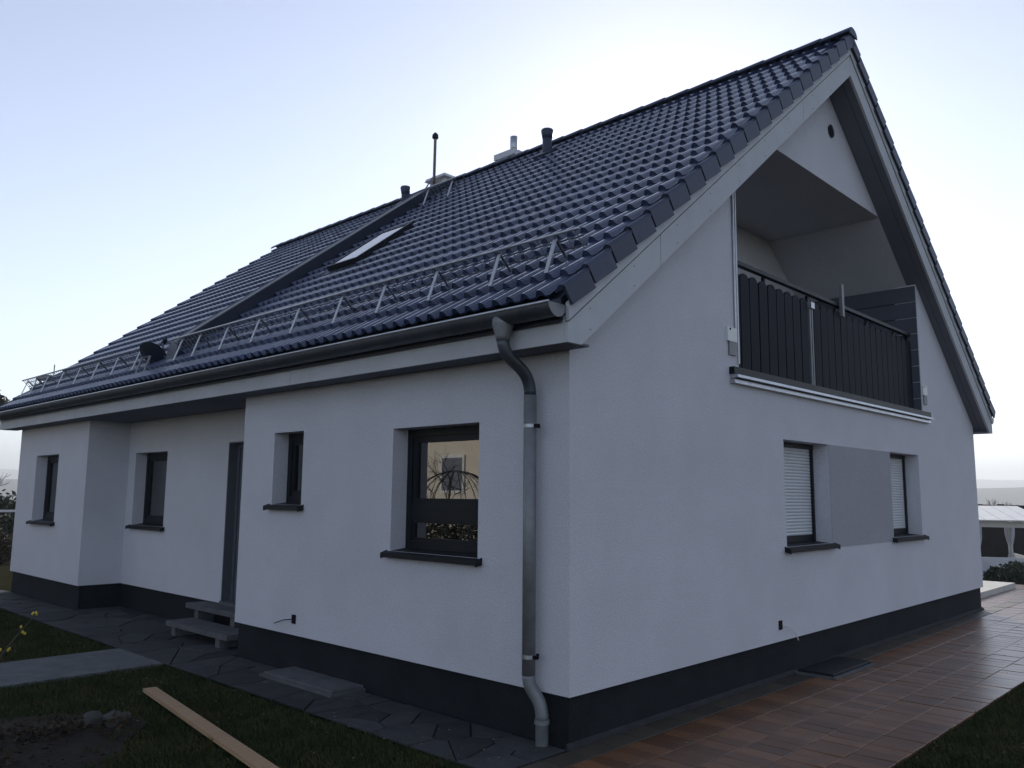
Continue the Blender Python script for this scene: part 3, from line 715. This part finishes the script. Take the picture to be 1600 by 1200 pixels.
def chimney(x, y, z, a, b, lab, flue):
    c = box('chimney', (x-a,y-b,6.3), (x+a,y+b,z-.11), chim_m, roof, label=lab)
    if flue:
        box('chimney_cap', (x-a-.05,y-b-.05,z-.108), (x+a+.05,y+b+.05,z), chim_m, c)
        MB().tube([(x,y-.05,z),(x,y-.05,z+.34)],.072,14).build('flue', steel_m, c, smooth=True)
        MB().prism([(-a,-b),(a,-b),(a,b),(-a,b)], lambda p,q,t: (x+p*(1-.55*t), y+q*(1-.55*t), z+.001+.06*t)).build('chimney_crown', chim_m, c)
    else:
        for i,j in ((-1,-1),(1,-1),(-1,1),(1,1),(0,-1),(0,1)): box('cap_pillar', (x+i*(a-.04)-.035,y+j*(b-.05)-.05,z-.11), (x+i*(a-.04)+.035,y+j*(b-.05)+.05,z+.09), chim_m, c)
        MB().prism([(-a-.08,-b-.08),(a+.08,-b-.08),(a+.08,b+.08),(-a-.08,b+.08)], lambda p,q,t: (x+p*(1-.1*t), y+q*(1-.1*t), z+.092+.06*t)).build('chimney_cap', chim_m, c)
chimney(6.05,6.40,8.05,.17,.21,'chimney with a metal flue behind the ridge',True)
chimney(5.75,7.98,7.76,.16,.22,'chimney with an open slab cap behind the mast',False)
# satellite dish low on the roof beyond the fire wall
ds = MB(); n=18; rings=5
ctr = Vector((.05,7.45,3.58)); ax = Vector((.62,.35,.70)).normalized(); e1 = ax.cross(Vector((0,0,1))).normalized(); e2 = ax.cross(e1)
for i in range(rings+1):
    q = i/rings
    for k in range(n): a = 2*math.pi*k/n; ds.v.append(tuple(ctr + (e1*math.cos(a)+e2*math.sin(a))*.20*q + ax*(.05*q*q)))
ds.f = [(i*n+k,i*n+(k+1)%n,(i+1)*n+(k+1)%n,(i+1)*n+k) for i in range(rings) for k in range(n)]
dish = ds.build('satellite_dish', sheet_m, roof, smooth=True)
MB().tube([ctr+e2*.28+ax*.07, ctr+ax*.33-e2*.02],.012,6).build('feed_arm', zinc_d, dish)
MB().tube([ctr+ax*.31, ctr+ax*.39],.028,10).build('feed_horn', black_m, dish)
for yy in (7.32,7.58): MB().tube([(-.10,yy,3.30),(-.02,yy,3.55)],.016,8).build('dish_leg', zinc_m, dish)
MB().tube([(-.02,7.32,3.55),(-.02,7.58,3.55),ctr],.014,8).build('dish_bracket', zinc_d, dish)

# ================================================================== THINGS ON THE GROUND
# entrance steps: slabs on short posts
st = thing('entrance_step', 'lower concrete step slab on short posts below the front door', 'step', (.21,5.7,0), group='entrance steps')
MB().box((-.17,-.76,.11),(.17,.77,.17)).build('slab', step_m, st)
for y in (-.50,.62): MB().box((-.14,y-.05,-.02),(.13,y+.05,.11)).build('support', step_m, st)
st = thing('entrance_step', 'upper concrete step slab on posts against the front door', 'step', (.45,6.0,0), group='entrance steps')
MB().box((-.08,-.66,.275),(.185,.66,.335)).build('slab', step_m, st)
for y in (-.5,.42): MB().box((-.05,y-.05,-.02),(.16,y+.05,.275)).build('support', step_m, st)
# covers
def cover(loc, w_, l_, rz, lab):
    c = thing('hatch_cover', lab, 'hatch', loc, rz)
    me = chamfer_slab(w_, l_, .03, .006); me.name = 'lid'; me.materials.append(sill_m if 'metal' in lab else step_m)
    link('lid', me, c, Matrix.Translation((0,0,.045)))
    fr = MB(); a,b = w_/2+.03, l_/2+.03
    for q in ((-a,-b,a,-b+.028),(-a,b-.028,a,b),(-a,-b+.028,-a+.028,b-.028),(a-.028,-b+.028,a,b-.028)): fr.box((q[0],q[1],-.01),(q[2],q[3],.022))
    fr.build('frame', step_m, c)
    return c
cover((4.03,-.19,0), .96,.36,0,'dark metal hatch cover lying against the plinth on the terrace')
cover((-.09,2.98,0), .42,1.14,0,'flat stone hatch cover on the flagstone strip under the wide window')
# plank on the lawn
pl_ = MB(); p0,p1 = V((-1.34,3.66,0)), V((-1.78,.55,0)); dv = (p1-p0).normalized(); nv = V((-dv.y,dv.x,0))*.055
pl_.add([p0+nv,p0-nv,p1-nv,p1+nv]+[q+V((0,0,.028)) for q in (p0+nv,p0-nv,p1-nv,p1+nv)], [(0,3,2,1),(4,5,6,7),(0,1,5,4),(1,2,6,5),(2,3,7,6),(3,0,4,7)])
o = fixn(pl_.build('plank', wood_m)); o.location.z = .012; o['label'] = 'raw pale timber plank lying on the dark lawn'; o['category'] = 'plank'
# garden bed with rocks
bed = MB(); n = 28; bed.v = [(-2.75,2.75,.045)]+[(-2.75+(.95+.12*math.sin(3*a)+.08*math.sin(5*a+1))*math.cos(a), 2.75+(.95+.1*math.sin(2*a))*math.sin(a), -.02) for a in [2*math.pi*k/n for k in range(n)]]
bed.f = [(0,1+k,1+(k+1)%n) for k in range(n)]; bed.build('garden_bed', soil_m, kind='structure')
def rock(loc, r_, lab):
    import bmesh
    bm = bmesh.new(); bmesh.ops.create_icosphere(bm, subdivisions=2, radius=r_)
    for v in bm.verts: v.co *= 1+random.uniform(-.16,.16); v.co.z *= .75
    me = bpy.data.meshes.new('rock'); bm.to_mesh(me); bm.free(); me.materials.append(stone_m)
    o = link('rock', me); o.location = loc; o['label'] = lab; o['category'] = 'rock'; o['group'] = 'rocks in the garden bed'
rock((-2.08,2.93,.03),.09,'dull grey rock, leftmost of three in the garden bed')
rock((-1.95,2.85,.03),.085,'middle grey rock of three in the garden bed')
rock((-1.86,2.87,.03),.05,'small pale rock, rightmost of three in the garden bed')

# foliage helper: many small leaf faces in a volume
def leaves(mb, c, rad, count, size, flat=1.0, shell=.55):
    c = Vector(c)
    for _ in range(count):
        d = Vector((random.gauss(0,1),random.gauss(0,1),random.gauss(0,1))).normalized()
        q = (shell+(1-shell)*random.random())*(.82+.3*random.random())
        p = c+Vector((d.x*rad[0],d.y*rad[1],d.z*rad[2]))*q
        a = Vector((random.gauss(0,1),random.gauss(0,1),random.gauss(0,.7))).normalized(); b = a.orthogonal().normalized()
        b = (b*math.cos(1.3)+a.cross(b)*random.uniform(-1,1)).normalized(); s = size*random.uniform(.6,1.4)
        mb.add([p-a*s, p+b*s*.45, p+a*s, p-b*s*.45], [(0,1,2,3)])
def shrub(name, lab, cat, loc, blobs, count, size, m_, group=None):
    t = thing(name, lab, cat, loc, group=group)
    f = MB()
    for c,r_ in blobs: leaves(f, c, r_, int(count*r_[0]*r_[2]/sum(q[1][0]*q[1][2] for q in blobs)), size)
    f.build('foliage', m_, t)
    s = MB()
    for c,r_ in blobs: s.tube([(random.uniform(-.05,.05),random.uniform(-.05,.05),-.05),(c[0]*.6,c[1]*.6,c[2]*.6),(c[0],c[1],c[2]+r_[2]*.6)],[.03,.022,.008],6)
    s.build('stem', bark_m, t)
    return t
def bare_tree(name, lab, loc, h, seed, spread=.5, depth=5, group=None, rad=.12):
    rnd = random.Random(seed); t = thing(name, lab, 'tree', loc, group=group)
    tr, tw = MB(), MB()
    def grow(p, d, L, r_, k):
        pts = [p]; q = p; dd = d.copy()
        for i in range(3):
            dd = (dd+Vector((rnd.gauss(0,.12),rnd.gauss(0,.12),rnd.gauss(.04,.08)))).normalized(); q = q+dd*L/3; pts.append(q)
        (tr if k >= depth-1 else tw).tube(pts, [r_, r_*.85, r_*.7, r_*.6], 6 if k >= depth-1 else 4, cap=False)
        if k == 0: return
        for j in range(3 if k > 1 else 4):
            nd = (dd+Vector((rnd.gauss(0,spread),rnd.gauss(0,spread),rnd.gauss(.12,spread*.6)))).normalized()
            grow(pts[rnd.choice((2,3,3))], nd, L*rnd.uniform(.6,.82), r_*.58, k-1)
    grow(Vector((0,0,-.1)), Vector((0,0,1)), h*.3, rad, depth)
    tr.build('trunk', bark_m, t, smooth=True); tw.build('crown', bark_m, t)
    return t

# yellow-budded twigs at the left edge of the lawn
sh_ = thing('flowering_twigs', 'bare twigs with a few yellow buds at the edge of the lawn', 'shrub', (-2.55,4.15,0))
s = MB(); b = MB()
for q in [(.42,.75,.30),(.62,1.05,.42),(.85,1.45,.50),(.2,.5,.4),(-.1,.3,.5)]:
    p = Vector(q); s.tube([(0,0,-.02),(p.x*.45,p.y*.45,p.z*.65),tuple(p)],[.009,.007,.004],5)
    for k in range(4):
        c = p+Vector((random.gauss(0,.025),random.gauss(0,.025),random.gauss(0,.02)))
        b.tube([c-Vector((0,0,.012)),c,c+Vector((.004,.0,.016))],[.004,.012,.005],6)
s.build('stem', stem_m, sh_); b.build('buds', bud_m, sh_, kind='stuff')
# dead plants in the bed
dp_ = MB()
for k in range(14):
    a = random.uniform(0,6.28); r_ = random.uniform(.05,.75)
    leaves(dp_, (-2.75+r_*math.cos(a),2.75+r_*math.sin(a),.06), (.13,.13,.08), 70, .022)
cl = MB()
for _ in range(260):
    a = random.uniform(0,6.28); r_ = .9*random.random()**.6; c = Vector((-2.75+r_*math.cos(a),2.75+r_*math.sin(a),.045*(1-r_)+.004)); q = random.uniform(.008,.03)
    p = [c+Vector((random.gauss(0,1),random.gauss(0,1),abs(random.gauss(0,.8)))).normalized()*q for _ in range(6)]
    cl.add([tuple(v) for v in p],[(0,1,2),(0,2,3),(0,3,4),(0,4,5),(1,2,5),(2,3,5)])
cl.build('soil_clods', soil_m, kind='stuff', label='crumbly soil clods in the garden bed', category='soil')
dp_.build('dead_plants', dry_m, kind='stuff', label='withered low plants covering the garden bed', category='plants')

# lawn blades where the lawn is seen close up
def in_poly(x,y):
    if -.72 < x: return False
    if 4.80 < y < 6.0: return False
    return True
gm = MB()
def blade(x,y,z):
    a = random.uniform(0,6.28); h = random.uniform(.018,.045); w_ = .0035; l = random.uniform(.3,.9)*h
    dx,dy = math.cos(a)*w_, math.sin(a)*w_; lx,ly = -math.sin(a)*l, math.cos(a)*l
    gm.add([(x-dx,y-dy,z-.005),(x+dx,y+dy,z-.005),(x+lx*.5+dx*.6,y+ly*.5+dy*.6,z+h*.7),(x+lx,y+ly,z+h)],[(0,1,2),(0,2,3)])
for _ in range(70000):
    y = .1+11.5*random.random()**1.5; x = -.72-random.random()*(2.6)
    if not in_poly(x,y) or math.hypot(x+2.75,y-2.75) < .8: continue
    blade(x,y,-.03)
for _ in range(26000):
    x = .6+6.5*random.random()**1.4; y = -1.71-random.random()*1.6
    blade(x,y,-.03)
for _ in range(160):
    x = -.74-random.random()*2.4; y = .2+9*random.random()**1.4
    if 4.8 < y < 6.0: continue
    for k in range(random.randint(8,26)): 
        a = random.uniform(0,6.28); r_ = random.gauss(0,.03); h = random.uniform(.04,.085); bx_,by_ = x+r_*math.cos(a), y+r_*math.sin(a)
        gm.add([(bx_-.003,by_,-.03),(bx_+.003,by_,-.03),(bx_+random.gauss(0,.03),by_+random.gauss(0,.03),h-.02)],[(0,1,2)])
gm.build('grass', grass_m, kind='stuff', label='short dark lawn grass around the house', category='grass')

lv = MB()
for _ in range(420):
    if random.random() < .6: x,y = -.1-random.random()*2.8, .1+9*random.random()**1.3
    else: x,y = .3+7*random.random()**1.3, -.4-random.random()*2.6
    z = .004 if (x > -.7 and y > 0) or (y > -1.7 and y < 0) else -.006
    a = random.uniform(0,6.28); q = random.uniform(.006,.017); c_,s_ = math.cos(a)*q, math.sin(a)*q
    lv.add([(x-c_,y-s_,z),(x+s_*.5,y-c_*.5,z+.006),(x+c_,y+s_,z+.003),(x-s_*.5,y+c_*.5,z+.005)],[(0,1,2,3)])
lv.build('fallen_leaves', mat('fallen_leaf', (.16,.12,.07), .9, .1, (.30,.27,.22), 30), kind='stuff', label='small fallen leaves and crumbs scattered on lawn and paving', category='leaves')
# ================================================================== BEYOND THE HOUSE, right
sl = MB().box((11.6,.45,-.05),(14.3,2.6,.10)).build('pale_step', slab_m); sl['label'] = 'sunlit pale slab step beyond the far gable corner'; sl['category'] = 'step'
gzb = thing('gazebo', 'white garden gazebo with tied curtains beyond the house corner', 'gazebo', (20.5,2.9,-.6), R(24))
A,B,H = 1.25,1.25,1.75
for i in (-1,1):
    for j in (-1,1): MB().box((i*A-.05,j*B-.05,-.1),(i*A+.05,j*B+.05,H)).build('post', white_m, gzb)
for a,b in (((-A,-B-.04,H-.14),(A,-B+.04,H)),((-A,B-.04,H-.14),(A,B+.04,H)),((-A-.04,-B+.05,H-.14),(-A+.04,B-.05,H)),((A-.04,-B+.05,H-.14),(A+.04,B-.05,H))): MB().box(a,b).build('beam', white_m, gzb)
for i in range(9):
    y0 = -B-.3+(2*B+.6)*i/9; y1 = y0+(2*B+.6)/9-.015; xa, xb, za, zb_ = -A-.35, A+.35, H+.03, H+.36
    MB().add([(xa,y0,za),(xa,y1,za),(xb,y1,zb_),(xb,y0,zb_),(xa,y0,za+.025),(xa,y1,za+.025),(xb,y1,zb_+.025),(xb,y0,zb_+.025)],[(0,1,2,3),(7,6,5,4),(0,4,5,1),(1,5,6,2),(2,6,7,3),(3,7,4,0)]).build('roof_panel', white_m, gzb)
for (px,py) in ((-A,-B),(A,-B),(-A,B),(-A,0)):
    c = MB(); N = 24; rows = 10
    for i in range(rows+1):
        q = i/rows; wd = .34*(1-.65*math.exp(-((q-.45)/.16)**2))
        for k in range(N): a = 2*math.pi*k/N; rr = wd*(.55+.12*math.sin(6*a+q*2)); c.v.append((px+rr*math.cos(a)*.9, py+rr*math.sin(a)*.55, H-.12-q*1.55))
    c.f = [(i*N+k,i*N+(k+1)%N,(i+1)*N+(k+1)%N,(i+1)*N+k) for i in range(rows) for k in range(N)]
    c.build('curtain', cloth_m, gzb, smooth=True)
MB().box((-A,-B-.02,.0),(A,-B+.02,.85)).build('side_screen', cloth_m, gzb)
MB().box((-A-.02,-B,.0),(-A+.02,B,.85)).build('side_screen', cloth_m, gzb)
fn = thing('garden_fence', 'dark board fence behind the gazebo', 'fence', (24.5,-3,-1.0))  # fence stands in shadow; that shade is put into its dark colour
for i in range(110):
    y = i*.2; h = 2.55+random.uniform(-.02,.02)
    MB().box((.0,y-.099,-.3),(.025,y+.099,h)).build('board', fence_m, fn)
for z in (.5,1.8): MB().box((.025,-.1,z),(.07,22,z+.08)).build('fence_rail', fence_m, fn)
for i,(x,y,s) in enumerate(((17.6,1.15,.8),(18.4,1.75,.6),(16.6,2.2,.6),(20.5,1.1,1.0))):
    shrub('shrub', ['low dark evergreen shrub at the right picture edge','small dark shrub in front of the gazebo','dark shrub hidden behind the house corner','larger dark shrub right of the gazebo'][i], 'shrub', (x,y,gz(x,y)-.05),
        [((0,0,.4*s),(.5*s,.5*s,.42*s)),((.3*s,.2*s,.3*s),(.35*s,.35*s,.3*s)),((-.3*s,.1*s,.3*s),(.35*s,.35*s,.3*s))], 1800, .05, leaf_m, 'shrubs by the gazebo')
for i,(x,y,h) in enumerate(((62,9.5,4.5),(75,14,6),(90,11,5.5))):
    bare_tree('bare_tree', ['bare hazy tree behind the dark fence','taller bare tree in the haze behind the gazebo roof','bare tree farthest away in the haze on the right'][i], (x,y,gz(x,y)), h, 30+i, .55, 4, 'trees on the right in the haze', .16)

# ================================================================== BEYOND THE HOUSE, left
nb = thing('neighbour_house', 'neighbouring house of which only a pale cowled chimney shows past the roof end', 'house', (7.9,39.4,-.4), R(-15.5))
MB().box((.15,0,0),(8,9,5.0)).build('wall', nbwall_m, nb)
r_ = MB(); r_.prism_y([(.0,4.9),(8.3,4.9),(4.1,7.1)], -.3, 9.3); fixn(r_.build('roof', nbroof_m, nb))
nc = MB().box((.1,.5,4.8),(1.0,1.3,7.1)).build('chimney', chim_m, nb)
MB().box((-.02,.4,7.1),(1.12,1.4,7.2)).build('chimney_cap', chim_m, nc)
for x in (.15,.5,.85): MB().box((x,.55,7.2),(x+.1,1.25,7.45)).build('cap_pillar', zinc_m, nc)
cw = MB(); cw.prism_y([(.55+.55*math.cos(math.pi*k/12), 7.45+.22*math.sin(math.pi*k/12)) for k in range(13)], .45, 1.35); fixn(cw.build('chimney_cowl', zinc_m, nc))
MB().tube([(.75,.9,7.6),(.75,.9,8.25)],.03,6).build('flue_rod', zinc_m, nc)
shrub('evergreen_tree', 'dark evergreen crown at the far left edge above the roof end', 'tree', (3.1,30.3,-.3), [((0,0,5.15),(1.25,1.2,.62)),((.75,.2,4.95),(.7,.7,.42)),((-.9,0,5.0),(1.0,1.0,.55))], 7000, .10, leaf_m)
bare_tree('bare_tree', 'bare garden tree at the far left edge beyond the house', (.3,24,-.1), 4.2, 5, .6, 5, None, .10)
bare_tree('bare_tree', 'thin bare sapling beside the far left house corner', (2.6,27,-.1), 3.4, 9, .6, 5, None, .07)
shrub('hedge', 'dark clipped hedge beyond the far left corner', 'hedge', (1.0,24.6,-.1), [((x,0,.8),(1.0,.5,1.02)) for x in (-4,-2.8,-1.6,-.4,.8,2.0,3.2)], 14000, .09, leaf_m)
lf = thing('low_fence', 'low pale rail fence beyond the far left corner', 'fence', (1.0,23.4,-.1))
for x in (-5,-3,-1,1,3): MB().box((x-.05,-.05,0),(x+.05,.05,1.25)).build('post', fence_m, lf)
for z in (1.2,): MB().box((-5.5,-.07,z),(3.5,-.051,z+.07)).build('fence_rail', chim_m, lf)
shrub('shrub', 'rusty brown dead shrub beyond the far left corner', 'shrub', (1.2,19.5,-.05), [((0,0,.35),(1.1,.6,.45)),((-1.4,.2,.3),(1.0,.5,.4))], 4500, .06, dry_m)

# ================================================================== ACROSS THE GARDEN (seen mirrored in the wide window)
hb = thing('cream_house', 'cream rendered house mirrored in the wide window', 'house', (-18,18,-.1))
MB().box((-4,-5,0),(4,4.5,6.2)).build('wall', cream_m, hb)
r_ = MB(); r_.prism([(-4.6,6.1),(4.6,6.1),(0,9.4)], lambda a,b,t: (a,-5.4+10.3*t,b)); fixn(r_.build('roof', nbroof_m, hb))
for y,z in ((-.95,2.5),(-3.6,2.2),(3.2,2.2),(-3.6,4.8),(1.2,4.9)):
    wn = MB().box((4.0,y-.6,z-.65),(4.05,y+.6,z+.65)).build('window', white_m, hb)
    MB().box((4.05,y-.5,z-.55),(4.06,y+.5,z+.55)).build('pane', soffit_m, wn)
tl_ = thing('trellis_dome', 'wire trellis dome with bare creepers mirrored in the wide window', 'trellis', (-6.2,8.4,0))
for k in range(9):
    a = math.pi*k/9; pts = [(1.15*math.cos(b)*math.cos(a),1.15*math.cos(b)*math.sin(a),.75+1.45*math.sin(b)) for b in [math.pi*j/20 for j in range(21)]]
    pts = [(pts[0][0],pts[0][1],0)]+pts+[(pts[-1][0],pts[-1][1],0)]
    MB().tube(pts,.009,6).build('hoop', wire_m, tl_)
bare_tree('bare_shrub', 'drooping bare shrub behind the trellis, mirrored in the wide window', (-8.2,10.4,0), 3.4, 21, .7, 5, None, .05)
bare_tree('bare_shrub', 'bare many-stemmed shrub standing inside the trellis dome', (-6.3,8.4,0), 2.0, 12, .5, 5, None, .03)

shrub('hedge', 'low dark hedge mirrored at the foot of the wide window', 'hedge', (-10.5,14,-.05), [((0,y,.55),(.6,1.0,.65)) for y in (-5,-3.4,-1.8,-.2,1.4,3,4.6)], 9000, .07, leaf_m)
# ------------------------------------------------------------------ hazy air round everything
hz = MB().box((-500,-500,-12),(3300,3300,95)).build('haze', None, kind='stuff')
hm = bpy.data.materials.new('haze'); hm.use_nodes = True; n = hm.node_tree; n.nodes.clear()
o = n.nodes.new('ShaderNodeOutputMaterial'); pv = n.nodes.new('ShaderNodeVolumePrincipled')
pv.inputs['Color'].default_value = (.90,.94,1,1); pv.inputs['Density'].default_value = .0011; pv.inputs['Anisotropy'].default_value = .3
n.links.new(pv.outputs[0], o.inputs['Volume']); hz.data.materials.append(hm)
hz['label'] = 'pale morning haze over the valley'
